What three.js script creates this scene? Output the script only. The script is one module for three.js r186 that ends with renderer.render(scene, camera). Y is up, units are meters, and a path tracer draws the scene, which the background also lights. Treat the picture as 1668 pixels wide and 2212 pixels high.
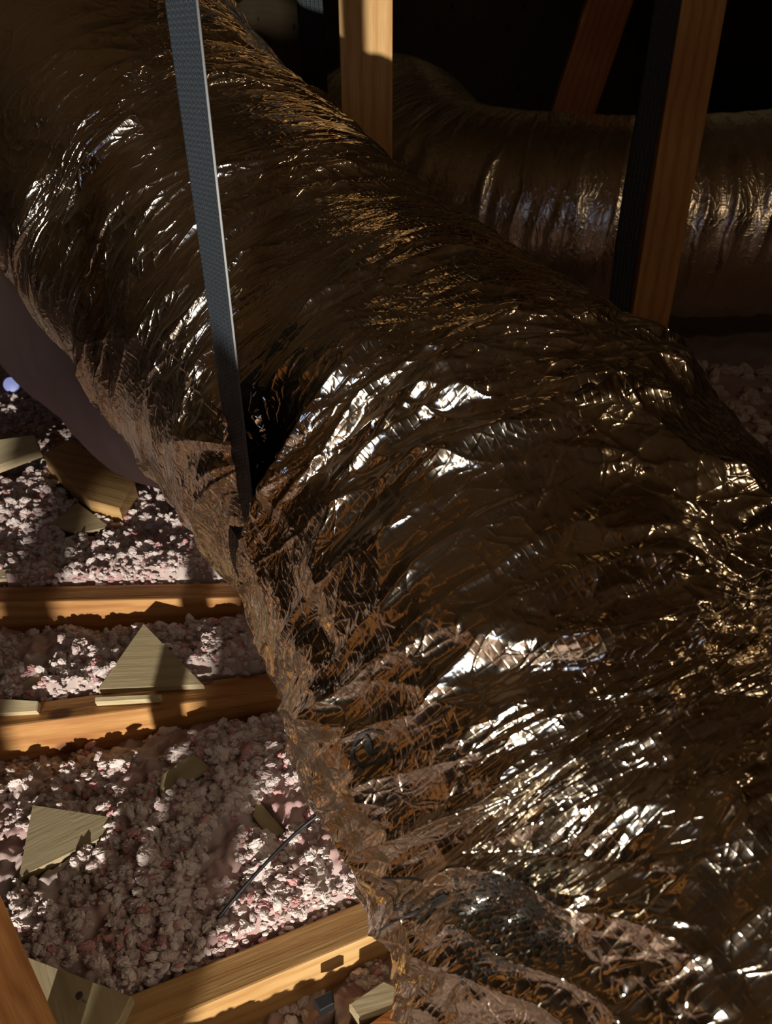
import * as THREE from 'three';
import { RoundedBoxGeometry } from 'three/addons/geometries/RoundedBoxGeometry.js';
import { mergeGeometries } from 'three/addons/utils/BufferGeometryUtils.js';

// ---------------------------------------------------------------- camera, sky, lights, exposure
const scene = new THREE.Scene();
const IW = 1668, IH = 2212, FOV = 66, PITCH = 30 * Math.PI / 180, EYE = 0.9;
const camera = new THREE.PerspectiveCamera(FOV, IW / IH, 0.02, 100);
camera.position.set(0, EYE, 0);
camera.rotation.set(-PITCH, 0, 0);
camera.focus = 0.86;
camera.userData.fStop = 11;
camera.updateMatrixWorld();
scene.background = new THREE.Color().setRGB(1.4, 2.1, 3.6);   // daylight outside, reaching the foil only through the unseen gable vent

const LAMP = new THREE.Vector3(-0.45, 0.34, 2.5);              // face of the unseen work lamp, placed to light duct, post and joists
const AIM = new THREE.Vector3(-0.06, 0.44, -1.0);
const key = new THREE.SpotLight(new THREE.Color().setRGB(1.0, 0.93, 0.81), 60, 0, 0.38, 0.35, 2);
key.position.copy(LAMP); key.target.position.copy(AIM); key.shadow.radius = 1.6; key.castShadow = true;
key.name = 'unseen_work_lamp_light'; scene.add(key, key.target);

const BULB = new THREE.Vector3(1.15, 1.3, -0.15);              // unseen warm bulb, placed to light the orange post and second duct
const fill = new THREE.PointLight(new THREE.Color().setRGB(1.0, 0.74, 0.48), 0.36);
fill.position.copy(BULB); fill.shadow.radius = 1.4; fill.castShadow = true; fill.name = 'unseen_bulb_light';
scene.add(fill);

const renderer = new THREE.WebGLRenderer({ antialias: true });
renderer.toneMapping = THREE.LinearToneMapping;
renderer.toneMappingExposure = 1.0;
renderer.shadowMap.enabled = true;

// ---------------------------------------------------------------- helpers
function rng(seed) { let a = seed >>> 0; return () => { a = (a + 0x6D2B79F5) | 0; let t = Math.imul(a ^ (a >>> 15), 1 | a); t = (t + Math.imul(t ^ (t >>> 7), 61 | t)) ^ t; return ((t ^ (t >>> 14)) >>> 0) / 4294967296; }; }
function hash(i, j, k) { let h = Math.imul(i, 374761393) + Math.imul(j, 668265263) + Math.imul(k, 1274126177); h = Math.imul(h ^ (h >>> 13), 1274126177); h ^= h >>> 16; return (h >>> 0) / 4294967296; }
const mod = (a, n) => ((a % n) + n) % n;
function smooth(x, y, k, px = 0, py = 0) {                      // value noise, periodic where px, py are set
  const i = Math.floor(x), j = Math.floor(y); let u = x - i, v = y - j; u = u * u * (3 - 2 * u); v = v * v * (3 - 2 * v);
  const H = (a, b) => hash(px ? mod(a, px) : a, py ? mod(b, py) : b, k);
  const a = H(i, j), b = H(i + 1, j), c = H(i, j + 1), d = H(i + 1, j + 1);
  return a + (b - a) * u + (c - a) * v + (a - b - c + d) * u * v;
}
const fbm = (x, y, k, o = 4) => { let s = 0, a = 0.5, n = 0; for (let q = 0; q < o; q++) { s += a * smooth(x, y, k + q); n += a; a *= 0.5; x *= 2.03; y *= 2.03; } return s / n; };
function facet(x, y, k, px = 0, py = 0) {                       // piecewise linear noise: flat triangular facets with sharp creases
  const i = Math.floor(x), j = Math.floor(y), u = x - i, v = y - j;
  const H = (a, b) => hash(px ? mod(a, px) : a, py ? mod(b, py) : b, k);
  const flip = hash(px ? mod(i, px) : i, py ? mod(j, py) : j, k + 977) > 0.5;
  const a = H(i, j), b = H(i + 1, j), c = H(i, j + 1), d = H(i + 1, j + 1);
  if (flip) return u + v < 1 ? a + (b - a) * u + (c - a) * v : d + (c - d) * (1 - u) + (b - d) * (1 - v);
  return u > v ? a + (b - a) * u + (d - b) * v : a + (d - c) * u + (c - a) * v;
}
function worley(x, y, k) { const i = Math.floor(x), j = Math.floor(y); let m = 9; for (let a = -1; a <= 1; a++) for (let b = -1; b <= 1; b++) { const dx = i + a + hash(i + a, j + b, k) - x, dy = j + b + hash(i + a, j + b, k + 5) - y; const d = dx * dx + dy * dy; if (d < m) m = d; } return Math.sqrt(m); }
const sstep = (a, b, x) => { const t = Math.min(1, Math.max(0, (x - a) / (b - a))); return t * t * (3 - 2 * t); };
const V = (x, y, z) => new THREE.Vector3(x, y, z);
const FPX = IH / 2 / Math.tan(FOV * Math.PI / 360);
function dirOf(px, py) { return V((px - IW / 2) / FPX, (IH / 2 - py) / FPX, -1).applyEuler(camera.rotation); }
function onPlane(px, py, h) { const d = dirOf(px, py); return d.multiplyScalar((h - EYE) / d.y).add(camera.position); }   // where the pixel's direction meets the level h
function atDepth(px, py, fw) { return dirOf(px, py).multiplyScalar(fw).add(camera.position); }
function project(p) { const q = p.clone().applyMatrix4(camera.matrixWorldInverse); return [IW / 2 - q.x / q.z * FPX, IH / 2 + q.y / q.z * FPX]; }
camera.matrixWorldInverse.copy(camera.matrixWorld).invert();

const used = {};
function numbered(n) { used[n] = (used[n] ?? -1) + 1; return used[n] ? `${n}_${String(used[n]).padStart(3, '0')}` : n; }
function tag(o, label, category, group, kind) { if (label) o.userData.label = label; if (category) o.userData.category = category; if (group) o.userData.group = group; if (kind) o.userData.kind = kind; return o; }
function mesh(name, geo, mat, parent = scene) { const m = new THREE.Mesh(geo, mat); m.name = parent === scene ? numbered(name) : name; m.castShadow = m.receiveShadow = true; parent.add(m); return m; }
function group(name) { const g = new THREE.Group(); g.name = numbered(name); scene.add(g); return g; }
function tex(w, h, f, srgb) { const d = new Uint8Array(w * h * 4); for (let y = 0; y < h; y++) for (let x = 0; x < w; x++) { const c = f(x, y), o = (y * w + x) * 4; if (typeof c === 'number') d[o] = d[o + 1] = d[o + 2] = c; else { d[o] = c[0]; d[o + 1] = c[1]; d[o + 2] = c[2]; } d[o + 3] = 255; } const t = new THREE.DataTexture(d, w, h); t.magFilter = THREE.LinearFilter; t.minFilter = THREE.LinearMipmapLinearFilter; t.generateMipmaps = true; t.wrapS = t.wrapT = THREE.RepeatWrapping; if (srgb) t.colorSpace = THREE.SRGBColorSpace; t.needsUpdate = true; return t; }
function boxUV(g, su, sv, ou = 0, ov = 0) {                      // uv in metres, the grain along x
  const p = g.attributes.position, n = g.attributes.normal, uv = new Float32Array(p.count * 2);
  for (let i = 0; i < p.count; i++) {
    const ax = Math.abs(n.getX(i)), ay = Math.abs(n.getY(i)), az = Math.abs(n.getZ(i));
    let u = p.getX(i), v; if (ax > ay && ax > az) { u = p.getZ(i) * 0.2; v = p.getY(i); } else if (ay > az) v = p.getZ(i) + 0.3; else v = p.getY(i);
    uv[2 * i] = u / su + ou; uv[2 * i + 1] = v / sv + ov;
  }
  g.setAttribute('uv', new THREE.BufferAttribute(uv, 2)); return g;
}

// ---------------------------------------------------------------- materials
function grain(seed, base, dark, knots) {                        // pine: growth lines along u, a few knots
  const W = 1024, H = 256, K = []; const r = rng(seed);
  for (let k = 0; k < knots; k++) K.push([r() * W, r() * H, 7 + r() * 9]);
  return tex(W, H, (x, y) => {
    let yy = y, kd = 0;
    for (const [kx, ky, kr] of K) { let dx = Math.abs(x - kx); dx = Math.min(dx, W - dx); let dy = y - ky; if (dy > H / 2) dy -= H; if (dy < -H / 2) dy += H; const d = Math.hypot(dx * 0.6, dy); kd = Math.max(kd, 1 - sstep(kr * 0.5, kr * 1.15, d)); yy += Math.sign(dy) * kr * 0.9 * Math.exp(-(d * d) / (kr * kr * 5)); }
    const wob = 14 * smooth(x / 170, y / 60, seed, 6, 0) + 5 * smooth(x / 43, y / 30, seed + 1, 24, 0);
    let line = 0.5 + 0.5 * Math.sin((yy + wob) * 0.32 + 5 * smooth(x / 340, yy / 44, seed + 2, 3, 0)); line = Math.pow(line, 2.2);
    const fine = smooth(x / 24, y * 1.1, seed + 3, 0, 0), patch = smooth(x / 128, y / 64, seed + 4, 8, 4);
    let m = 0.34 * line + 0.34 * fine + 0.5 * patch - 0.12; m = Math.min(1, Math.max(0, m));
    const q = Math.max(kd, 0);
    return [0, 1, 2].map(c => { const v = base[c] + (dark[c] - base[c]) * m; return Math.round(v + ([88, 52, 26][c] - v) * q * 0.8); });
  }, true);
}
const grainA = grain(11, [214, 178, 124], [172, 124, 70], 7), grainB = grain(47, [206, 160, 100], [148, 92, 44], 5), grainC = grain(83, [206, 192, 160], [178, 160, 124], 4);
const grainBump = tex(512, 256, (x, y) => 90 + 110 * smooth(x / 40, y * 0.9, 5, 0, 0) + 50 * smooth(x / 5, y / 1.3, 6));
function wood(map, r, g, b, rough = 0.72) { const m = new THREE.MeshStandardMaterial({ map, bumpMap: grainBump, bumpScale: 0.0006, roughness: rough }); m.color.setRGB(r, g, b); return m; }
const M = {
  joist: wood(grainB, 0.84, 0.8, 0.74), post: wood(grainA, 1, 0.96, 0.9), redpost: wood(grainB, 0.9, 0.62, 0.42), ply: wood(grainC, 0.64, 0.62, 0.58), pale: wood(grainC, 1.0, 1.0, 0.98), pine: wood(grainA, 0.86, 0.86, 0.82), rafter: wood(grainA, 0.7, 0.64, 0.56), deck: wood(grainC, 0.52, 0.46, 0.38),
  drywall: new THREE.MeshStandardMaterial({ color: 0x8d8579, roughness: 0.95 }),
  black: new THREE.MeshStandardMaterial({ color: 0x14161a, roughness: 0.55 }),
  plastic: new THREE.MeshStandardMaterial({ color: 0x1c1d20, roughness: 0.4 }),
  yellow: new THREE.MeshStandardMaterial({ color: 0xc99a1d, roughness: 0.45 }),
  steel: new THREE.MeshStandardMaterial({ color: 0x9a9a9a, roughness: 0.35, metalness: 1 }),
};
// foil: fine creases and the square reinforcing scrim under the film
const foilBump = tex(2048, 2048, (x, y) => {
  const u = x / 2048, v = y / 2048;
  const wx = 0.6 * smooth(u * 24, v * 24, 61, 24, 24), wy = 0.6 * smooth(u * 24, v * 24, 62, 24, 24);
  const r1 = 1 - Math.abs(2 * facet(u * 40 + wx, v * 14 + wy, 63, 40, 14) - 1);
  const r2 = 1 - Math.abs(2 * facet(u * 70 + wy, v * 46 + wx, 64, 70, 46) - 1);
  const r3 = facet(u * 150 + wx, v * 120 + wy, 65, 150, 120);
  const th = (c, n) => { const f = Math.abs(mod(c * n, 1) - 0.5) * 2; return Math.pow(f, 6); };
  const scrim = Math.max(th(u + 0.0012 * smooth(u * 9, v * 9, 66, 9, 9), 64), th(v + 0.0012 * smooth(u * 9, v * 9, 67, 9, 9), 80));
  return Math.round(255 * (0.4 * Math.pow(r1, 5) + 0.3 * Math.pow(r2, 4) + 0.14 * r3 + 0.09 * scrim));
});
function foilMat(rough, bump) { const m = new THREE.MeshPhysicalMaterial({ metalness: 1, roughness: rough, bumpMap: foilBump, bumpScale: bump }); m.color.setRGB(0.83, 0.74, 0.6); return m; }
M.foil = foilMat(0.14, 0.0019); M.foilFar = foilMat(0.26, 0.0014);
// webbing: herringbone weave
const weave = tex(128, 128, (x, y) => { const c = Math.floor(x / 16), d = (c % 2 ? y + x : y - x + 256); const a = Math.abs(mod(d, 16) - 8) / 8; return Math.round(255 * (0.25 + 0.75 * Math.sqrt(1 - a * a * 0.98)) * (0.75 + 0.25 * Math.sin(mod(x, 16) / 16 * Math.PI))); });
M.strap = new THREE.MeshPhysicalMaterial({ color: 0x23292f, roughness: 0.4, bumpMap: weave, bumpScale: 0.0022, sheen: 0.3, sheenRoughness: 0.4 }); M.strap.sheenColor.setRGB(0.25, 0.3, 0.36);

// ---------------------------------------------------------------- attic shell
const RX = 0.4, RY = 3.0, EAVE = 4.4, SLOPE = 2.9 / 4.4, ZF = -13, ZB = 3.3;
const roofY = x => RY - Math.abs(x - RX) * SLOPE;
function struct(name, geo, mat) { return tag(mesh(name, geo, mat), null, null, null, 'structure'); }
{
  const g = new THREE.BoxGeometry(2 * EAVE, 0.016, ZB - ZF); g.translate(RX, -0.178, (ZB + ZF) / 2);
  tag(struct('floor', g, M.drywall), 'drywall attic floor beneath the loose insulation', 'floor');
  const L = Math.hypot(EAVE, 2.9) + 0.1, a = Math.atan2(2.9, EAVE);
  for (const s of [-1, 1]) {
    const d = boxUV(new THREE.BoxGeometry(ZB - ZF, 0.02, L), 1.2, 0.35);
    d.rotateY(Math.PI / 2); d.rotateZ(-s * a); d.translate(RX + s * EAVE / 2, RY - 1.45 + 0.16, (ZB + ZF) / 2);
    tag(struct('ceiling', d, M.deck), s < 0 ? 'wooden roof deck sloping down on the side of the unseen lamp' : 'wooden roof deck sloping down behind the second duct', 'roof');
  }
  const wallGeo = (z, hole) => {
    const sh = new THREE.Shape(); sh.moveTo(RX - EAVE, -0.19); sh.lineTo(RX + EAVE, -0.19); sh.lineTo(RX + EAVE, 0.3); sh.lineTo(RX, RY + 0.2); sh.lineTo(RX - EAVE, 0.3);
    if (hole) { const h = new THREE.Path(); h.moveTo(-1.2, 1.0); h.lineTo(-1.2, 1.8); h.lineTo(-0.5, 1.8); h.lineTo(-0.5, 1.0); sh.holes.push(h); }
    const g = new THREE.ExtrudeGeometry(sh, { depth: 0.03, bevelEnabled: false }); g.translate(0, 0, z); return g;
  };
  tag(struct('wall_back', wallGeo(ZB, true), M.deck), 'plywood gable wall out of view, with the opening for the unseen vent', 'wall');
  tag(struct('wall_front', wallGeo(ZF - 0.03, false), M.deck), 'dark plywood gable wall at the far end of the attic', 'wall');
  for (const s of [-1, 1]) { const g = new THREE.BoxGeometry(0.03, 0.5, ZB - ZF); g.translate(RX + s * (EAVE + 0.015), 0.06, (ZB + ZF) / 2); tag(struct(s < 0 ? 'wall_left' : 'wall_right', g, M.deck), s < 0 ? 'low eave wall on the side of the pink batt' : 'low eave wall behind the second duct', 'wall'); }
  const v = group('unseen_gable_vent'); v.position.set(-0.85, 1.0, ZB + 0.015); tag(v, 'unseen wooden louvred vent placed to give the foil blue daylight glints', 'vent');  // out of view, lets in daylight for blue glints on the foil
  for (let k = 0; k < 6; k++) { const g = new THREE.BoxGeometry(0.7, 0.008, 0.07); g.rotateX(0.6); const m = mesh('slat', g, M.pine, v); m.position.set(0, 0.067 + k * 0.133, 0); }
}
// rafters near the ducts
for (const s of [-1, 1]) for (let k = 0; k < 6; k++) {
  const L = 4.9, a = Math.atan2(2.9, EAVE), g = boxUV(new RoundedBoxGeometry(L, 0.09, 0.038, 1, 0.003), 1.1, 0.3, k * 0.37);
  const m = mesh('rafter', g, M.rafter); m.rotation.z = -s * a; m.position.set(RX + s * (EAVE / 2 - 0.03), RY - 1.45 + 0.075, -2.55 + k * 1.05);
  tag(m, s < 0 ? 'pine rafter under the roof deck above the unseen lamp' : 'pine rafter under the roof deck above the second duct', 'rafter', s < 0 ? 'rafters over the lamp side' : 'rafters over the duct side');
}

// ---------------------------------------------------------------- flexible ducts
function makeSpine(pts, n = 400) {
  const c = new THREE.CatmullRomCurve3(pts, false, 'centripetal'); c.arcLengthDivisions = 800; const L = c.getLength();
  const P = c.getSpacedPoints(n), fr = [];
  for (let i = 0; i <= n; i++) { const T = P[Math.min(n, i + 1)].clone().sub(P[Math.max(0, i - 1)]).normalize(); const B = T.clone().cross(V(0, 1, 0)).normalize(); fr.push({ P: P[i], T, B, N: B.clone().cross(T) }); }
  return { L, at(s) { const f = Math.min(n - 1e-6, Math.max(0, s / L * n)), i = Math.floor(f), u = f - i, a = fr[i], b = fr[i + 1]; return { P: a.P.clone().lerp(b.P, u), T: a.T.clone().lerp(b.T, u).normalize(), B: a.B.clone().lerp(b.B, u).normalize(), N: a.N.clone().lerp(b.N, u).normalize() }; } };
}
const R1 = 0.25;
const limbs = [[[0, 530], [560, 90]], [[150, 760], [760, 310]], [[400, 1130], [1080, 560]], [[560, 1380], [1350, 730]], [[700, 1690], [1668, 1000]], [[870, 2060], [2000, 1350]]];
const spinePts = limbs.map(([l, r]) => { const a = dirOf(...l).normalize(), b = dirOf(...r).normalize(); const c = a.clone().add(b).normalize(); return c.multiplyScalar((R1 + 0.004) / Math.sin(a.angleTo(b) / 2)).add(camera.position); });
spinePts.unshift(V(-1.35, 1.2, -3.3), V(-0.9, 1.1, -2.15));
spinePts.push(V(0.37, 0.3, -0.24), V(0.66, 0.26, 0.16), V(1.15, 0.25, 0.8));
const spine = makeSpine(spinePts);
const smoothAt = (s, th, r = R1) => { const f = spine.at(s); return f.P.addScaledVector(f.N, r * Math.cos(th)).addScaledVector(f.B, r * Math.sin(th)); };
function surfAt(px, py, s0 = 0.6, s1 = 3.6) {                   // the visible point of the smooth duct under a pixel, as (s, angle)
  let best = null, bd = 1e9; const look = (sa, sb, ta, tb, n) => { for (let i = 0; i <= n; i++) for (let j = 0; j <= n; j++) { const s = sa + (sb - sa) * i / n, th = ta + (tb - ta) * j / n, p = smoothAt(s, th), c = spine.at(s).P; if (p.clone().sub(c).dot(camera.position.clone().sub(p)) < 0) continue; const q = project(p), d = Math.hypot(q[0] - px, q[1] - py); if (d < bd) { bd = d; best = [s, th]; } } };
  look(s0, s1, -1.6, 2.8, 120); const [s, t] = best; look(s - 0.03, s + 0.03, t - 0.04, t + 0.04, 30); return best;
}
const [sStrap, thStrap] = surfAt(552, 985);
console.log('spine', spine.L, 'strap', sStrap, thStrap, smoothAt(sStrap, thStrap).toArray());

const ridge = (x, p) => Math.pow(1 - Math.abs(2 * x - 1), p);
function foilRelief(s, th, R, k, near) {                         // metres of relief of the jacket
  const t = th * R;
  const wa = 0.040 * (fbm(s / 0.16, t / 0.16, k + 1, 3) - 0.5), wb = 0.06 * (fbm(s / 0.2, t / 0.2, k + 5, 3) - 0.5);
  const S = s + wa + 0.22 * t * (fbm(s / 0.5, t / 0.6, k + 9, 2) - 0.35), T = t + wb;
  let h = 0.026 * (fbm(s / 0.2, t / 0.3, k + 11, 2) - 0.5);
  const calm = sstep(0.36, 0.6, fbm(s / 0.15, t / 0.22, k + 13, 2)), calm2 = sstep(0.4, 0.6, fbm(s / 0.11 + 5, t / 0.18 + 3, k + 14, 2));
  h += 0.0042 * ridge(facet(S / 0.024 + 1.7, T / 0.3 + 2.2, k + 24), 2.5) * (0.35 + 0.65 * calm2);
  h += 0.0034 * ridge(facet(S / 0.058 + 8.1, T / 0.42 + 1.2, k + 26), 7) + 0.0024 * ridge(facet((S + 0.25 * T) / 0.04, (T - 0.25 * S) / 0.22, k + 27), 8);
  h += 0.013 * (0.25 + 0.75 * calm) * ridge(facet(S / 0.085, T / 0.34, k + 20), 4);
  h += 0.0075 * calm2 * ridge(facet(S / 0.036 + 3.3, T / 0.2 + 7.7, k + 21), 3);
  h += 0.0034 * calm * (facet(S / 0.021, T / 0.13, k + 22) - 0.5);
  const cr = near * sstep(0.32, 0.56, fbm(s / 0.12 + 9, t / 0.14, k + 15, 2));
  const a = 0.90 * S + 0.44 * T, b = -0.44 * S + 0.90 * T;
  h += cr * (0.016 * (facet(a / 0.07, b / 0.19, k + 30) - 0.5) + 0.011 * ridge(facet(a / 0.044, b / 0.14, k + 31), 1.8) + 0.0045 * ridge(facet((a + 0.4 * b) / 0.034, (b - 0.9 * a) / 0.11, k + 35), 5) + 0.0066 * (facet((a + 0.3 * b) / 0.021, (b - 0.3 * a) / 0.06, k + 32) - 0.5) + 0.0046 * (facet((a - 0.4 * b) / 0.0095, (b + 0.4 * a) / 0.024, k + 34) - 0.5));
  h += 0.0008 * (facet(S / 0.0085, T / 0.035, k + 33) - 0.5);
  return h;
}
function relief1(s, th) {
  const near = 0.2 + 0.8 * sstep(sStrap - 0.15, sStrap + 0.2, s) * (0.3 + 0.7 * sstep(-0.6, 0.4, th + 2.2 * Math.max(0, s - sStrap)));
  const ds = s - sStrap, dt = (th - thStrap) * R1, r = Math.hypot(ds, dt * 0.8), around = sstep(0.75, 1.15, th);
  let h = foilRelief(s, th, R1, 100, Math.max(near, 0.7 * Math.exp(-(r * r) / 0.03)));
  const hug = Math.exp(-(ds * ds) / (0.02 * 0.02)) * around; h = h * (1 - hug) - 0.018 * Math.exp(-(ds * ds) / (0.036 * 0.036)) * around;                                    // cinched by the strap
  const phi = Math.atan2(dt, ds); const star = ridge(facet(phi * 3.2 + 40, 2.5 + r * 3, 150), 1.4);
  h += 0.30 * r * Math.exp(-r / 0.055) * (star - 0.45) * (1 - hug);
  const bump = sstep(sStrap - 0.95, sStrap - 0.5, s) - sstep(sStrap - 0.42, sStrap - 0.3, s);
  h -= 0.014 * Math.max(0, bump) * Math.exp(-((th - 1.15) ** 2) / 0.05);                         // long dent low on the side
  return h;
}
function ductGeo(sp, R, relief, sList, tList, cap) {
  const ns = sList.length, nt = tList.length, pos = new Float32Array(ns * nt * 3), uv = new Float32Array(ns * nt * 2), idx = new Uint32Array((ns - 1) * (nt - 1) * 6);
  for (let i = 0; i < ns; i++) {
    const f = sp.at(sList[i]);
    for (let j = 0; j < nt; j++) {
      const th = tList[j], wrap = j === nt - 1 ? tList[0] : th, seam = Math.min(1, (tList[nt - 1] - th) / 0.15);
      let h = relief(sList[i], th); if (seam < 1) h = h * seam + relief(sList[i], tList[0]) * (1 - seam);
      const r = R + h, c = Math.cos(th) * r, d = Math.sin(th) * r, o = (i * nt + j) * 3;
      pos[o] = f.P.x + f.N.x * c + f.B.x * d; pos[o + 1] = f.P.y + f.N.y * c + f.B.y * d; pos[o + 2] = f.P.z + f.N.z * c + f.B.z * d;
      uv[(i * nt + j) * 2] = sList[i] / 0.5; uv[(i * nt + j) * 2 + 1] = th * R / 0.5;
    }
  }
  let q = 0; for (let i = 0; i < ns - 1; i++) for (let j = 0; j < nt - 1; j++) { const a = i * nt + j, b = a + nt; idx[q++] = a; idx[q++] = a + 1; idx[q++] = b; idx[q++] = a + 1; idx[q++] = b + 1; idx[q++] = b; }
  const g = new THREE.BufferGeometry(); g.setAttribute('position', new THREE.BufferAttribute(pos, 3)); g.setAttribute('uv', new THREE.BufferAttribute(uv, 2)); g.setIndex(new THREE.BufferAttribute(idx, 1)); g.computeVertexNormals(); return g;
}
function ramp(parts) { const out = []; for (const [a, b, n] of parts) for (let i = 0; i < n; i++) out.push(a + (b - a) * i / n); out.push(parts[parts.length - 1][1]); return out; }
function capGeo(sp, s, R) { const f = sp.at(s), g = new THREE.CylinderGeometry(R * 0.97, R * 0.97, 0.02, 48); g.applyQuaternion(new THREE.Quaternion().setFromUnitVectors(V(0, 1, 0), f.T)); g.translate(f.P.x, f.P.y, f.P.z); return g; }
const duct1 = group('flexible_duct');
tag(duct1, 'large crumpled silver foil flexible duct hanging in the black webbing strap', 'duct');
const vis0 = surfAt(20, 60)[0] - 0.15, vis1 = Math.min(spine.L - 0.5, surfAt(1640, 2200)[0] + 0.12);
console.log('visible s', vis0, vis1);
{
  const sL = ramp([[0, vis0, 140], [vis0, vis1, 1150], [vis1, spine.L, 120]]), tL = ramp([[-3.5, -1.35, 70], [-1.35, 2.55, 640], [2.55, 2 * Math.PI - 3.5, 12]]);
  mesh('foil_jacket', ductGeo(spine, R1, relief1, sL, tL), M.foil, duct1);
  const e = mesh('end_collar', capGeo(spine, spine.L - 0.012, R1), M.steel, duct1); e.userData.label = 'round sheet metal collar';
  mesh('end_collar', capGeo(spine, 0.012, R1), M.steel, duct1);
}
// ink printed on the jacket, as thin film patches that follow its relief
function inkPatch(name, corners, canvas, label) {
  const [a, b, c, d] = corners.map(q => surfAt(...q)), n = 90, pos = [], uv = [], idx = [];
  for (let i = 0; i <= n; i++) for (let j = 0; j <= n; j++) {
    const u = i / n, v = j / n, s = (a[0] * (1 - u) + b[0] * u) * (1 - v) + (d[0] * (1 - u) + c[0] * u) * v, th = (a[1] * (1 - u) + b[1] * u) * (1 - v) + (d[1] * (1 - u) + c[1] * u) * v;
    const p = smoothAt(s, th, R1 + relief1(s, th) + 0.0012); pos.push(p.x, p.y, p.z); uv.push(u, 1 - v);
  }
  for (let i = 0; i < n; i++) for (let j = 0; j < n; j++) { const q = i * (n + 1) + j, r = q + n + 1; idx.push(q, r, q + 1, q + 1, r, r + 1); }
  const g = new THREE.BufferGeometry(); g.setAttribute('position', new THREE.Float32BufferAttribute(pos, 3)); g.setAttribute('uv', new THREE.Float32BufferAttribute(uv, 2)); g.setIndex(idx); g.computeVertexNormals();
  const t = new THREE.CanvasTexture(canvas);
  const m = new THREE.MeshStandardMaterial({ color: 0x0d0b0a, roughness: 0.5, alphaMap: t, transparent: true, side: THREE.DoubleSide });
  const o = mesh(name, g, m, duct1); o.userData.label = label; return o;
}
function ink(w, h, draw) { const c = document.createElement('canvas'); c.width = w; c.height = h; const x = c.getContext('2d'); x.fillStyle = '#000'; x.fillRect(0, 0, w, h); x.fillStyle = x.strokeStyle = '#fff'; x.lineCap = 'round'; draw(x, w, h); return c; }
inkPatch('printed_grid', [[1000, 1890], [1250, 1850], [1270, 2075], [1040, 2110]], ink(512, 512, (x, w, h) => {
  const r = rng(5); for (let j = 0; j < 17; j++) for (let i = 0; i < 20; i++) { const ex = Math.min(i, 19 - i) / 3, ey = Math.min(j, 16 - j) / 2.5; if (r() > 0.35 + 0.4 * Math.min(ex, ey)) continue; x.fillRect(i * 25.6 + r() * 4, j * 30 + r() * 5, 12 + r() * 12, 12 + r() * 8); if (r() < 0.5) x.fillRect(i * 25.6 + 8, j * 30, 5, 32); }
}), 'rows of small black printed dashes');
inkPatch('marker_scribble', [[850, 1830], [1010, 1830], [1020, 1990], [870, 1990]], ink(256, 256, (x) => {
  x.lineWidth = 9; const st = (p) => { x.beginPath(); x.moveTo(p[0], p[1]); for (let i = 2; i < p.length; i += 2) x.lineTo(p[i], p[i + 1]); x.stroke(); };
  st([50, 55, 190, 62]); x.lineWidth = 7; st([55, 60, 75, 100, 100, 130, 145, 142]); st([20, 110, 60, 150, 110, 160]); st([110, 150, 128, 110, 160, 90]); st([40, 220, 90, 190, 150, 175, 190, 150]); st([120, 200, 170, 160, 230, 140]);
  x.lineWidth = 14; st([150, 210, 190, 170, 235, 150]);
}), 'black marker scribble');
inkPatch('printed_mark', [[770, 1570], [860, 1550], [880, 1640], [790, 1660]], ink(256, 256, (x) => { x.lineWidth = 15; x.beginPath(); x.arc(128, 128, 88, 0.2, 5.6); x.stroke(); x.beginPath(); x.arc(135, 120, 38, 0, 4.2); x.stroke(); x.beginPath(); x.moveTo(110, 60); x.lineTo(120, 180); x.stroke(); }), 'small black printed circle mark');

// second duct, further back
const R2 = 0.25, spine2 = makeSpine([V(-0.35, 0.5, -4.4), V(-0.12, 0.56, -3.4), V(0.02, 0.66, -2.75), atDepth(960, 425, 2.3), atDepth(1250, 470, 2.16), atDepth(1600, 470, 2.1), V(1.7, 0.6, -2.3), V(3.0, 0.5, -2.6)]);
{
  const d = group('flexible_duct'); tag(d, 'smooth pleated foil flexible duct running behind the wooden posts', 'duct');
  const sL = ramp([[0, 1.3, 60], [1.3, 3.4, 620], [3.4, spine2.L, 60]]), tL = ramp([[-2.2, -0.6, 30], [-0.6, 2.6, 260], [2.6, 2 * Math.PI - 2.2, 20]]);
  const rel = (s, th) => { const t = th * R2; const S = s + 0.16 * t * (fbm(s / 0.4, t / 0.5, 71, 2) - 0.3) + 0.02 * fbm(s / 0.1, t / 0.1, 72, 2); const lo = sstep(0.2, 1.0, Math.abs(th)); return 0.016 * (fbm(s / 0.3, t / 0.3, 73, 2) - 0.5) + (0.3 + 0.7 * lo) * (0.008 * ridge(facet(S / 0.042, t / 0.3, 74), 2.2) + 0.0065 * (facet(S / 0.022, t / 0.2, 75) - 0.5)) + 0.002 * (facet(S / 0.012, t / 0.05, 76) - 0.5); };
  // here B points the other way round the axis, so mirror the angle
  mesh('foil_jacket', ductGeo(spine2, R2, rel, sL, tL.map(t => t)), M.foilFar, d);
  mesh('end_collar', capGeo(spine2, spine2.L - 0.012, R2), M.steel, d); mesh('end_collar', capGeo(spine2, 0.012, R2), M.steel, d);
}

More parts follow.
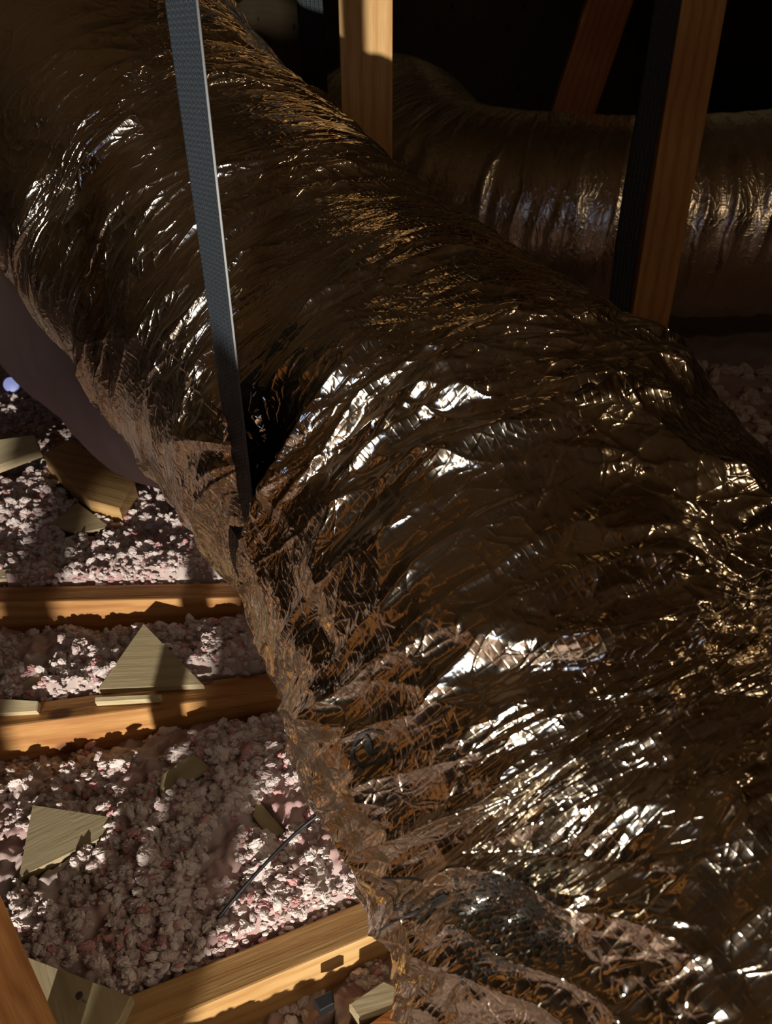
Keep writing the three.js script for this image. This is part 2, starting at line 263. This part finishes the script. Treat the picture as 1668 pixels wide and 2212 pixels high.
// ---------------------------------------------------------------- webbing straps
function ribbon(path, normals, w, th) {                          // closed band of width w and thickness th along path
  const pos = [], uv = [], idx = [], n = path.length; let s = 0;
  const prof = [[-1, -1], [-0.97, 1], [-0.94, 1], [-0.5, 1], [0, 1], [0.5, 1], [0.94, 1], [0.97, 1], [1, -1], [0, -1], [-1, -1]];
  for (let i = 0; i < n; i++) {
    const T = path[Math.min(n - 1, i + 1)].clone().sub(path[Math.max(0, i - 1)]).normalize(), N = normals[i].clone().addScaledVector(T, -normals[i].dot(T)).normalize(), B = T.clone().cross(N);
    if (i) s += path[i].distanceTo(path[i - 1]);
    for (const [k, [a, b]] of prof.entries()) { const p = path[i].clone().addScaledVector(B, a * w / 2).addScaledVector(N, b * th / 2); pos.push(p.x, p.y, p.z); const edge = Math.abs(a) > 0.95; uv.push(edge ? 0.25 : (a + 1) / 2 * w / 0.03, edge ? 0.25 : s / 0.03); }
  }
  const m = prof.length; for (let i = 0; i < n - 1; i++) for (let j = 0; j < m - 1; j++) { const a = i * m + j, b = a + m; idx.push(a, a + 1, b, a + 1, b + 1, b); }
  for (const e of [0, n - 1]) for (let j = 1; j < m - 2; j++) idx.push(e * m, e * m + j, e * m + j + 1);
  const g = new THREE.BufferGeometry(); g.setAttribute('position', new THREE.Float32BufferAttribute(pos, 3)); g.setAttribute('uv', new THREE.Float32BufferAttribute(uv, 2)); g.setIndex(idx); const q = g.toNonIndexed(); q.computeVertexNormals(); return q;
}
{
  const f = spine.at(sStrap), path = [], nor = [], rr = R1 - 0.0165;
  const tp = smoothAt(sStrap, Math.PI / 2 * 0.93, rr), top = V(tp.x - 0.012, roofY(tp.x) + 0.05, tp.z + 0.01);
  for (let i = 0; i <= 60; i++) { const u = i / 60, p = top.clone().lerp(tp, u); p.x += 0.004 * Math.sin(u * 7); path.push(p); const k = sstep(0.55, 1, u); nor.push(V(-0.68, 0, 0.73).lerp(f.B.clone().multiplyScalar(1), k).normalize()); }
  for (let i = 1; i <= 50; i++) { const th = Math.PI / 2 * 0.93 + i / 50 * 3.1; const d = f.N.clone().multiplyScalar(Math.cos(th)).addScaledVector(f.B, Math.sin(th)); path.push(f.P.clone().addScaledVector(d, rr + 0.004)); nor.push(d); }
  const m = mesh('hanging_strap', ribbon(path, nor, 0.05, 0.0014), M.strap); tag(m, 'blue grey woven webbing strap slung around the large foil duct', 'strap');
}
function plumbStrap(px, py, fw, w, y0, n, label) {
  const p = atDepth(px, py, fw), path = [], nor = []; for (let i = 0; i <= 30; i++) { const y = roofY(p.x) + 0.03 + (y0 - roofY(p.x)) * i / 30; path.push(V(p.x + 0.004 * Math.sin(i), y, p.z)); nor.push(n); }
  return tag(mesh('hanging_strap', ribbon(path, nor, w, 0.0025), M.strap), label, 'strap');
}
plumbStrap(670, 30, 1.4, 0.047, -0.05, V(-0.1, 0, 1).normalize(), 'short lit length of webbing strap hanging in the dark between duct and bright post');
plumbStrap(1438, 0, 1.3, 0.046, -0.05, V(0.1, 0, 1).normalize(), 'dark webbing strap hanging straight down along the side of the orange post');

// ---------------------------------------------------------------- posts and joists
function upright(name, label, px, py, fw, w, d, yaw, mat, y0 = -0.16, y1 = null, cat = 'post') {
  const p = atDepth(px, py, fw), top = y1 ?? roofY(p.x) - 0.02, L = top - y0;
  const g = boxUV(new RoundedBoxGeometry(L, w, d, 2, 0.003), 1.0, 0.3, px * 0.013, px * 0.0071); g.rotateZ(Math.PI / 2); g.translate(0, L / 2, 0);
  const m = mesh(name, g, mat); m.position.set(p.x, y0, p.z - d / 2 * Math.cos(yaw)); m.rotation.y = yaw; return tag(m, label, cat);
}
upright('wooden_post', 'pale pine post lit bright at its top behind the large duct', 790, 100, 1.318, 0.089, 0.038, 0.05, M.post);
upright('wooden_post', 'orange pine post standing in front of the second duct', 1519, 0, 1.38, 0.088, 0.038, 0.2, M.joist);
{ // leaning web in the dark
  const a = atDepth(1300, -60, 2.62), b = atDepth(1218, 226, 2.75), dir = a.clone().sub(b).normalize(), L0 = (b.y + 0.16) / dir.y, base = b.clone().addScaledVector(dir, -L0), L = (roofY(a.x) - 0.42 - base.y) / dir.y;
  const g = boxUV(new RoundedBoxGeometry(L, 0.14, 0.038, 1, 0.003), 1.0, 0.3, 0.4); g.translate(L / 2, 0, 0);
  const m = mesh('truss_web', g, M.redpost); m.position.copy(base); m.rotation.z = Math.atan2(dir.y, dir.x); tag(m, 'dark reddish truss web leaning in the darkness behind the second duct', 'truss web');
}
{ // web at the lower left, close by
  const g = boxUV(new RoundedBoxGeometry(1.6, 0.038, 0.089, 2, 0.003), 1.0, 0.3, 0.2); g.rotateZ(Math.PI / 2); g.translate(0, 0.8, 0);
  const m = mesh('truss_web', g, M.joist); const p = onPlane(190, 2400, 0); m.position.set(p.x - 0.042, -0.16, p.z); m.rotation.z = 0.03; tag(m, 'orange truss web rising beside the plywood gusset plate', 'truss web');
}
const terr = z => 0.2 * Math.min(0.9, Math.max(0, -0.5 - z));      // the insulation rises towards the far side
const lines = [];
const keepOut = [], dug = [];                                              // floor areas that carry no insulation, as polygons in x, z
function joist(label, a, b, ext0, ext1, mat, top = 0, W = 0.045, Hh = 0.14) {    // a, b: pixels of the edge between top and lit side
  const p = onPlane(...a, top), q = onPlane(...b, top), d = q.clone().sub(p).normalize(); p.addScaledVector(d, -ext0); q.addScaledVector(d, ext1);
  lines.push([p.x, p.z, d.x, d.z, p.distanceTo(q), top]);
  const L = p.distanceTo(q), g = boxUV(new RoundedBoxGeometry(L, Hh, W, 2, 0.0035), 1.0, 0.3, a[1] * 0.0137, a[1] * 0.0033), m = mesh('floor_joist', g, mat), back = V(d.z, 0, -d.x);
  const c = p.clone().lerp(q, 0.5).addScaledVector(back, W / 2); m.position.set(c.x, top - Hh / 2, c.z); m.rotation.y = Math.atan2(-d.z, d.x);
  keepOut.push([p, q, q.clone().addScaledVector(back, W), p.clone().addScaledVector(back, W)].map(v => [v.x, v.z]));
  return tag(m, label, 'joist', null);
}
joist('yellow pine floor joist with lit side running under the printed part of the duct', [357, 2207], [852, 2000], 0.35, 1.2, M.pine);
joist('orange pine floor joist with waney lit side below the triangular plywood scrap', [0, 1571], [600, 1493], 0.8, 0.9, M.joist, 0.07);
joist('shadowed floor joist with two lit stretches beyond the triangular plywood scrap', [0, 1301], [420, 1293], 0.8, 0.9, M.joist, 0.118);

// ---------------------------------------------------------------- scraps of wood on the insulation
function inside(x, z, poly) { let c = false; for (let i = 0, j = poly.length - 1; i < poly.length; j = i++) { const [xi, zi] = poly[i], [xj, zj] = poly[j]; if ((zi > z) !== (zj > z) && x < (xj - xi) * (z - zi) / (zj - zi) + xi) c = !c; } return c; }
function slab(P, th) {                                           // prism under the polygon P with a small chamfer
  const n0 = P[1].clone().sub(P[0]).cross(P[2].clone().sub(P[0])).normalize(); if (n0.y < 0) n0.negate();
  const c = P.reduce((a, p) => a.add(p), V(0, 0, 0)).divideScalar(P.length), ins = p => p.clone().add(c.clone().sub(p).normalize().multiplyScalar(0.0018));
  const rings = [P.map(ins), P.map(p => p.clone().addScaledVector(n0, -0.0013)), P.map(p => p.clone().addScaledVector(n0, -th))];
  const pos = [], uv = [], ux = P[1].clone().sub(P[0]).normalize(), uz = n0.clone().cross(ux);
  const put = (p, side) => { pos.push(p.x, p.y, p.z); const q = p.clone().sub(c); uv.push(q.dot(ux) / 0.9 + c.x * 7.3, (q.dot(uz) + (side ? q.dot(n0) : 0)) / 0.3 + c.z * 3.1); };
  const N = P.length, ctr = [0, 2].map(k => rings[k].reduce((a, p) => a.add(p), V(0, 0, 0)).divideScalar(N));
  for (let i = 0; i < N; i++) { const j = (i + 1) % N; put(rings[0][i]); put(rings[0][j]); put(ctr[0]); put(rings[2][j]); put(rings[2][i]); put(ctr[1]); for (let k = 0; k < 2; k++) { put(rings[k][i], 1); put(rings[k + 1][i], 1); put(rings[k][j], 1); put(rings[k][j], 1); put(rings[k + 1][i], 1); put(rings[k + 1][j], 1); } }
  const g = new THREE.BufferGeometry(); g.setAttribute('position', new THREE.Float32BufferAttribute(pos, 3)); g.setAttribute('uv', new THREE.Float32BufferAttribute(uv, 2));
  g.computeVertexNormals(); return g;
}
function ccw(P) { let a = 0; for (let i = 0; i < P.length; i++) { const p = P[i], q = P[(i + 1) % P.length]; a += p.x * q.z - q.x * p.z; } return a > 0 ? P.slice().reverse() : P; }
function scrap(name, label, pix, h, rise, th, mat, cat = 'wood scrap', clear = true) {   // rise: slope towards the far side
  const m = Math.tan(rise), c = pix.reduce((a, q) => [a[0] + q[0] / pix.length, a[1] + q[1] / pix.length], [0, 0]);
  let y = h, zc = -1; for (let k = 0; k < 12; k++) { zc = onPlane(...c, y).z; y = h + terr(zc); }
  const P = ccw(pix.map(q => { const d = dirOf(...q); return d.multiplyScalar((y - EYE + m * zc) / (d.y + m * d.z)).add(camera.position); }));   // the pixel's direction meets the tilted plane
  if (clear) { keepOut.push(P.map(p => [p.x, p.z])); dug.push(P.map(p => [p.x, p.z])); }
  return tag(mesh(name, slab(P, th), mat), label, cat);
}
const INS = -0.038;                                              // mean level of the insulation
scrap('plywood_scrap', 'triangular grey plywood scrap leaning between two joists', [[310, 1346], [440, 1479], [210, 1489]], INS + 0.05, 0.3, 0.012, M.ply);
scrap('wood_lath', 'thin white lath along the edge of the triangular plywood scrap', [[205, 1506], [348, 1500], [346, 1508], [205, 1516]], INS + 0.05, 0.3, 0.012, M.pale, 'lath');
scrap('wood_lath', 'short white lath end lying against the waney joist', [[-60, 1506], [82, 1514], [80, 1536], [-60, 1545]], INS + 0.05, 0.35, 0.012, M.pale, 'lath');
scrap('wood_chip', 'small pale wood chip half buried beyond the white lath end', [[42, 1474], [84, 1453], [96, 1486], [48, 1502]], INS + 0.035, 0.28, 0.01, M.ply);
scrap('wood_block', 'short rectangular wood offcut between the waney joist and the yellow joist', [[342, 1678], [418, 1626], [460, 1660], [345, 1722]], INS + 0.03, 0.3, 0.02, M.ply);
scrap('wood_board', 'wide grey board piece with pale sawn edge partly buried in insulation', [[70, 1738], [242, 1764], [230, 1806], [40, 1896]], INS + 0.032, 0.16, 0.02, M.ply, 'board');
scrap('wood_chip', 'narrow wood strip standing in insulation next to the thin wire', [[555, 1723], [616, 1795], [587, 1818], [544, 1761]], INS + 0.03, 0.28, 0.012, M.ply);
scrap('gusset_plate', 'plywood gusset plate with a nail at the foot of the truss web', [[48, 2062], [284, 2152], [262, 2200], [150, 2330], [60, 2300], [20, 2120]], 0.03, 0.16, 0.018, M.ply, 'plywood');
scrap('wood_block', 'grey wood block against the duct beyond the yellow joist side', [[754, 2169], [829, 2118], [884, 2143], [888, 2175], [777, 2203]], INS + 0.03, 0.15, 0.03, M.ply);
scrap('wood_board', 'brown board end in shadow below the grey block', [[770, 2230], [860, 2166], [930, 2226], [930, 2300], [770, 2300]], INS + 0.03, 0.0, 0.03, M.redpost, 'board');
scrap('plastic_clip', 'small black plastic bit on insulation by the yellow joist', [[676, 2158], [719, 2138], [722, 2167], [690, 2184]], INS + 0.03, 0.2, 0.02, M.black, 'plastic bit');
scrap('wood_board', 'bluish white plank end with yellow edge at the shadowed batt', [[-80, 960], [74, 939], [86, 972], [-80, 1034]], INS + 0.06, 0.35, 0.02, M.pale, 'board');
scrap('wood_block', 'mauve shaded timber block with one lit yellow end', [[92, 978], [150, 950], [290, 1040], [258, 1098], [190, 1080]], INS + 0.06, 0.2, 0.05, M.pine);
scrap('wood_chip', 'thin curled veneer in shadow below the mauve timber block', [[104, 1133], [167, 1084], [238, 1138], [171, 1152]], INS + 0.035, 0.25, 0.006, M.ply);
scrap('wood_stick', 'grey stick end lying beyond the shadowed joist', [[-60, 1238], [42, 1226], [44, 1248], [-60, 1256]], INS + 0.04, 0.3, 0.016, M.ply);
{ // nail in the gusset, wire over the insulation, cap
  const p = onPlane(192, 2160, 0.03), g = mergeGeometries([new THREE.CylinderGeometry(0.0014, 0.0014, 0.03, 8).translate(0, 0.015, 0), new THREE.CylinderGeometry(0.004, 0.004, 0.0014, 12).translate(0, 0.03, 0)]);
  const m = mesh('nail', g, M.steel); m.position.copy(p); m.position.y = 0.02; m.rotation.set(0.2, 0, 0.15); tag(m, 'steel nail sticking up from the plywood gusset plate', 'nail');
  const c = new THREE.CatmullRomCurve3([[470, 1985, 0.0], [540, 1902, 0.012], [610, 1828, 0.016], [650, 1790, 0.02], [700, 1750, 0.03], [760, 1700, 0.01]].map(([x, y, h]) => onPlane(x, y, INS + 0.055 + h + 0.2 * Math.max(0, (1985 - y) / 285 * 0.27))));
  tag(mesh('wire', new THREE.TubeGeometry(c, 60, 0.0022, 6), M.black), 'thin dark wire lying across the pink insulation towards the duct', 'wire');
  const q = onPlane(28, 832, 0.17), cap = new THREE.LatheGeometry([[0, 0], [0.018, 0], [0.02, 0.004], [0.02, 0.016], [0.017, 0.019], [0, 0.02]].map(a => new THREE.Vector2(...a)), 24);
  const k = mesh('blue_plastic_lid', cap, new THREE.MeshStandardMaterial({ color: 0x8d9ce0, roughness: 0.4 })); k.position.copy(q); k.rotation.set(1.1, 0, -0.2); tag(k, 'small pale blue plastic cap in the shadow beside the batt', 'cap');
}
// pink batt under the duct
const pinkBatt = new THREE.MeshStandardMaterial({ roughness: 1 }); pinkBatt.color.setRGB(0.58, 0.47, 0.46);
{
  const c = new THREE.CatmullRomCurve3([[-420, 380, 1.85], [-160, 560, 1.62], [50, 700, 1.5], [165, 840, 1.42], [270, 930, 1.36], [440, 1000, 1.32], [660, 1060, 1.3]].map(q => atDepth(...q)));
  const g = new THREE.TubeGeometry(c, 160, 0.07, 48), p = g.attributes.position, n = g.attributes.normal;
  for (let i = 0; i < p.count; i++) { const x = p.getX(i), y = p.getY(i), z = p.getZ(i), h = 0.05 * (fbm(x * 9 + 9 + y * 4, z * 9 + y * 7, 301, 3) - 0.5); p.setXYZ(i, x + n.getX(i) * h, y + n.getY(i) * h, z + n.getZ(i) * h); }
  g.computeVertexNormals();
  tag(mesh('insulation_batt', g, pinkBatt), 'smooth pink insulation batt sagging beneath the large duct', 'insulation batt');
}

// ---------------------------------------------------------------- loose insulation
const insulMat = new THREE.MeshStandardMaterial({ roughness: 1, vertexColors: true });
const clumpMat = new THREE.MeshStandardMaterial({ roughness: 1 });
function insHeight(x, z) {
  const big = fbm(x / 0.24, z / 0.24, 401, 3) - 0.5;
  let h = INS + terr(z) + 0.04 * big;
  let cap = 1;
  for (const [px, pz, dx, dz, L, top] of lines) { const u = (x - px) * dx + (z - pz) * dz, v = (x - px) * -dz + (z - pz) * dx; if (u > -0.1 && u < L + 0.1 && v > -0.03) h -= 0.045 * Math.exp(-Math.max(0, v) / 0.05) * (1 - sstep(0.08, 0.16, v)); if (u > -0.1 && u < L + 0.1 && v < 0.012 && v > -0.058) cap = top - 0.03; if (u > -0.1 && u < L + 0.1 && v < -0.02) h += 0.03 * Math.exp(-Math.max(0, -v - 0.045) / 0.25) * (1 - sstep(0.25, 0.4, -v)); }   // settled away from the open side of each joist
  const w1 = worley(x / 0.034, z / 0.034, 410), w2 = worley(x / 0.015 + 4, z / 0.015, 411);
  h += 0.026 * (1 - Math.min(1, w1)) + 0.011 * (1 - Math.min(1, w2)) - 0.006;
  h = Math.min(h, cap);
  for (const k of dug) if (inside(x, z, k)) { h -= 0.03; break; }
  return h;
}
const insul = group('loose_insulation'); tag(insul, 'fluffy pink and white loose insulation spread between the joists', 'insulation', null, 'stuff');
function insPatch(x0, x1, z0, z1, nx, nz, f) {
  const g = new THREE.PlaneGeometry(x1 - x0, z1 - z0, nx, nz); g.rotateX(-Math.PI / 2); g.translate((x0 + x1) / 2, 0, (z0 + z1) / 2);
  const p = g.attributes.position, col = new Float32Array(p.count * 3);
  for (let i = 0; i < p.count; i++) { const x = p.getX(i), z = p.getZ(i); p.setY(i, f(x, z)); const k = fbm(x / 0.05, z / 0.05, 420, 3), w = fbm(x / 0.012, z / 0.012, 424, 2), pk = sstep(0.35, 0.7, k); col[3 * i] = 0.33 + 0.18 * w; col[3 * i + 1] = (0.25 - 0.07 * pk) + 0.18 * w; col[3 * i + 2] = (0.235 - 0.06 * pk) + 0.17 * w; }
  g.setAttribute('color', new THREE.BufferAttribute(col, 3)); g.computeVertexNormals(); return g;
}
mesh('surface', insPatch(-1.35, 0.45, -2.1, -0.1, 620, 690, insHeight), insulMat, insul);
const far = (x, z) => INS - 0.02 + terr(z) + 0.06 * (fbm(x / 0.24, z / 0.24, 401, 3) - 0.5) + 0.014 * (1 - worley(x / 0.05, z / 0.05, 412));
{
  const a = RX - EAVE + 0.02, b = RX + EAVE - 0.02;
  for (const [x0, x1, z0, z1, nx, nz] of [[a, -1.35, -3.5, ZB - 0.02, 90, 180], [-1.35, 0.45, -0.1, ZB - 0.02, 120, 200], [0.45, b, -3.5, ZB - 0.02, 160, 220], [-1.35, 0.45, -3.5, -2.1, 100, 80], [a, b, ZF + 0.02, -3.5, 60, 60]]) mesh('surface', insPatch(x0, x1, z0, z1, nx, nz, far), insulMat, insul);
}
{
  const r = rng(77), variants = [0, 1, 2].map(v => { const g = new THREE.IcosahedronGeometry(1, 3), p = g.attributes.position; for (let i = 0; i < p.count; i++) { const x = p.getX(i), y = p.getY(i), z = p.getZ(i); const d = 0.62 + 0.55 * (1 - Math.min(1, worley(x * 1.9 + v * 7 + z * 1.1, y * 1.9 - z * 0.9, 500 + v))) + 0.3 * (fbm(x * 4 + 3 * z + v, y * 4 - 2 * z, 510 + v, 2) - 0.5); p.setXYZ(i, x * d, y * d * 0.8, z * d); } g.deleteAttribute('uv'); const q = g; q.computeVertexNormals(); const uv = new Float32Array(p.count * 2); for (let i = 0; i < p.count; i++) { uv[2 * i] = p.getX(i); uv[2 * i + 1] = p.getY(i) + p.getZ(i); } q.setAttribute('uv', new THREE.BufferAttribute(uv, 2)); return q; });
  const spots = [[], [], []]; let made = 0;
  while (made < 75000) {
    const x = -1.2 + 1.55 * r(), z = -1.9 + 1.7 * r(); const dens = fbm(x / 0.07, z / 0.07, 520, 2); if (dens < 0.3 + 0.16 * r()) { made += 0.25; continue; }
    if (keepOut.some(k => inside(x, z, k))) { made += 0.25; continue; }
    const sz = 0.0024 + 0.0055 * Math.pow(r(), 2.6); spots[made % 3 | 0].push([x, insHeight(x, z) + sz * (0.1 + 0.5 * r()), z, sz, r() * 6.3, r() * 6.3, r()]); made++;
  }
  for (const [px, pz, dx, dz, L, top] of lines) for (let i = 0; i < 2600; i++) {              // fluff tumbling against the far side of each joist
    const u = L * r(), v = -0.05 - 0.022 * r(), x = px + dx * u - dz * v, z = pz + dz * u + dx * v; if (x < -1.1 || x > 0.3) continue;
    const sz = 0.0024 + 0.0045 * r() * r(), hi = insHeight(x - dz * -0.02, z + dx * -0.02); spots[i % 3].push([x, top - 0.022 + (hi + 0.004 - top + 0.022) * r(), z, sz, r() * 6, r() * 6, r()]);
  }
  const rr = (x0, x1, z0, z1, n) => { for (let i = 0; i < n; i++) { const x = x0 + (x1 - x0) * r(), z = z0 + (z1 - z0) * r(); spots[i % 3].push([x, far(x, z) + 0.004, z, 0.008 + 0.012 * r(), r() * 6, r() * 6, r()]); } };
  rr(0.45, 1.8, -2.2, -1.0, 900);
  const m4 = new THREE.Matrix4(), q = new THREE.Quaternion(), e = new THREE.Euler(), c = new THREE.Color();
  spots.forEach((L, v) => {
    const im = new THREE.InstancedMesh(variants[v], clumpMat, L.length); im.name = 'tufts'; im.castShadow = im.receiveShadow = true;
    L.forEach(([x, y, z, s, a, b, k], i) => { q.setFromEuler(e.set(a, b, 0)); m4.compose(V(x, y, z), q, V(s * (0.7 + 0.9 * k), s * 0.85, s * (1.3 - 0.6 * k))); im.setMatrixAt(i, m4); if (k < 0.12) c.setRGB(0.52, 0.27, 0.27); else if (k < 0.5) c.setRGB(0.54, 0.43, 0.42); else c.setRGB(0.62, 0.54, 0.52); im.setColorAt(i, c); });
    insul.add(im);
  });
}

// ---------------------------------------------------------------- timber and lamps outside the frame that shade and light the scene
function stub(label, x, z, w, h, lean = 0) { const L = h + 0.16, g = boxUV(new RoundedBoxGeometry(L, w, 0.038, 1, 0.003), 1, 0.3, x); g.rotateZ(Math.PI / 2); g.translate(0, L / 2, 0); const m = mesh('unseen_timber_stub', g, M.pine); m.position.set(x, -0.16, z); m.rotation.z = lean; tag(m, label, 'timber'); }
stub('tall timber stub out of view, placed to shade the strap and a band of insulation', -0.374, 0.35, 0.08, 0.59, -0.22);  // out of view, throws the dark band over strap and insulation
stub('narrow timber stub out of view, placed to shade part of the far joist', -0.54, 0.35, 0.06, 0.54, 0);  // out of view, throws the shadow across the far joist
{ const g = boxUV(new RoundedBoxGeometry(0.24, 0.22, 0.02, 1, 0.002), 1, 0.3), m = mesh('unseen_crosspiece', g, M.pine); m.position.set(-0.51, 0.36, 0.32); tag(m, 'short board out of view, placed to shade the pink batt', 'timber'); }  // out of view, keeps the lamp off the batt
{ const L = roofY(0) - 0.5, g = boxUV(new RoundedBoxGeometry(L, 0.145, 0.038, 1, 0.003), 1, 0.3); g.rotateZ(Math.PI / 2); g.translate(0, L / 2, 0); const m = mesh('unseen_roof_hanger', g, M.pine); m.position.set(-0.018, 0.48, 0.6); tag(m, 'wooden hanger out of view, placed to shade the orange post and dark strap', 'timber'); }  // out of view, keeps the lamp off the orange post
{
  const g = group('unseen_work_lamp'); g.position.copy(LAMP); tag(g, 'unseen yellow work lamp with glowing lens, placed to light the duct, post and joists', 'lamp');  // out of view, low source for the foil highlights and shadows
  g.quaternion.setFromRotationMatrix(new THREE.Matrix4().lookAt(AIM, LAMP, V(0, 1, 0)));                        // the head's +z looks at the ducts
  mesh('housing', new THREE.LatheGeometry([[0, -0.2], [0.045, -0.2], [0.05, -0.19], [0.055, -0.12], [0.085, -0.085], [0.09, -0.07], [0.084, -0.07], [0.07, -0.09], [0, -0.09]].map(a => new THREE.Vector2(...a)), 40).rotateX(Math.PI / 2), M.yellow, g);
  const glow = new THREE.MeshStandardMaterial({ color: 0x111111, emissive: new THREE.Color(1.0, 0.93, 0.81), emissiveIntensity: 6 });
  mesh('glowing_lens', new THREE.CylinderGeometry(0.068, 0.068, 0.006, 36).rotateX(Math.PI / 2).translate(0, 0, -0.084), glow, g);
  mesh('stand', mergeGeometries([-1, 1].flatMap(s => [new THREE.CylinderGeometry(0.008, 0.008, 0.42, 10).translate(s * 0.1, -0.17, -0.12), new THREE.CylinderGeometry(0.008, 0.008, 0.3, 10).rotateX(Math.PI / 2).translate(s * 0.1, -0.37, -0.12)])), M.plastic, g);
}
{
  const g = group('unseen_bulb'); g.position.copy(BULB); tag(g, 'unseen warm bare bulb placed to light the orange post and second duct', 'lamp');  // out of view, weak warm source on the right
  const glow = new THREE.MeshStandardMaterial({ color: 0xffffff, emissive: new THREE.Color(1.0, 0.74, 0.48), emissiveIntensity: 10 });
  mesh('bulb', new THREE.SphereGeometry(0.03, 24, 16), glow, g);
  mesh('socket', new THREE.CylinderGeometry(0.018, 0.02, 0.05, 20).translate(0, 0.052, 0), M.plastic, g);
  const top = roofY(BULB.x) - BULB.y + 0.05; mesh('cord', new THREE.CylinderGeometry(0.0035, 0.0035, top - 0.07, 8).translate(0, 0.07 + (top - 0.07) / 2, 0), M.plastic, g);
}
renderer.render(scene, camera);
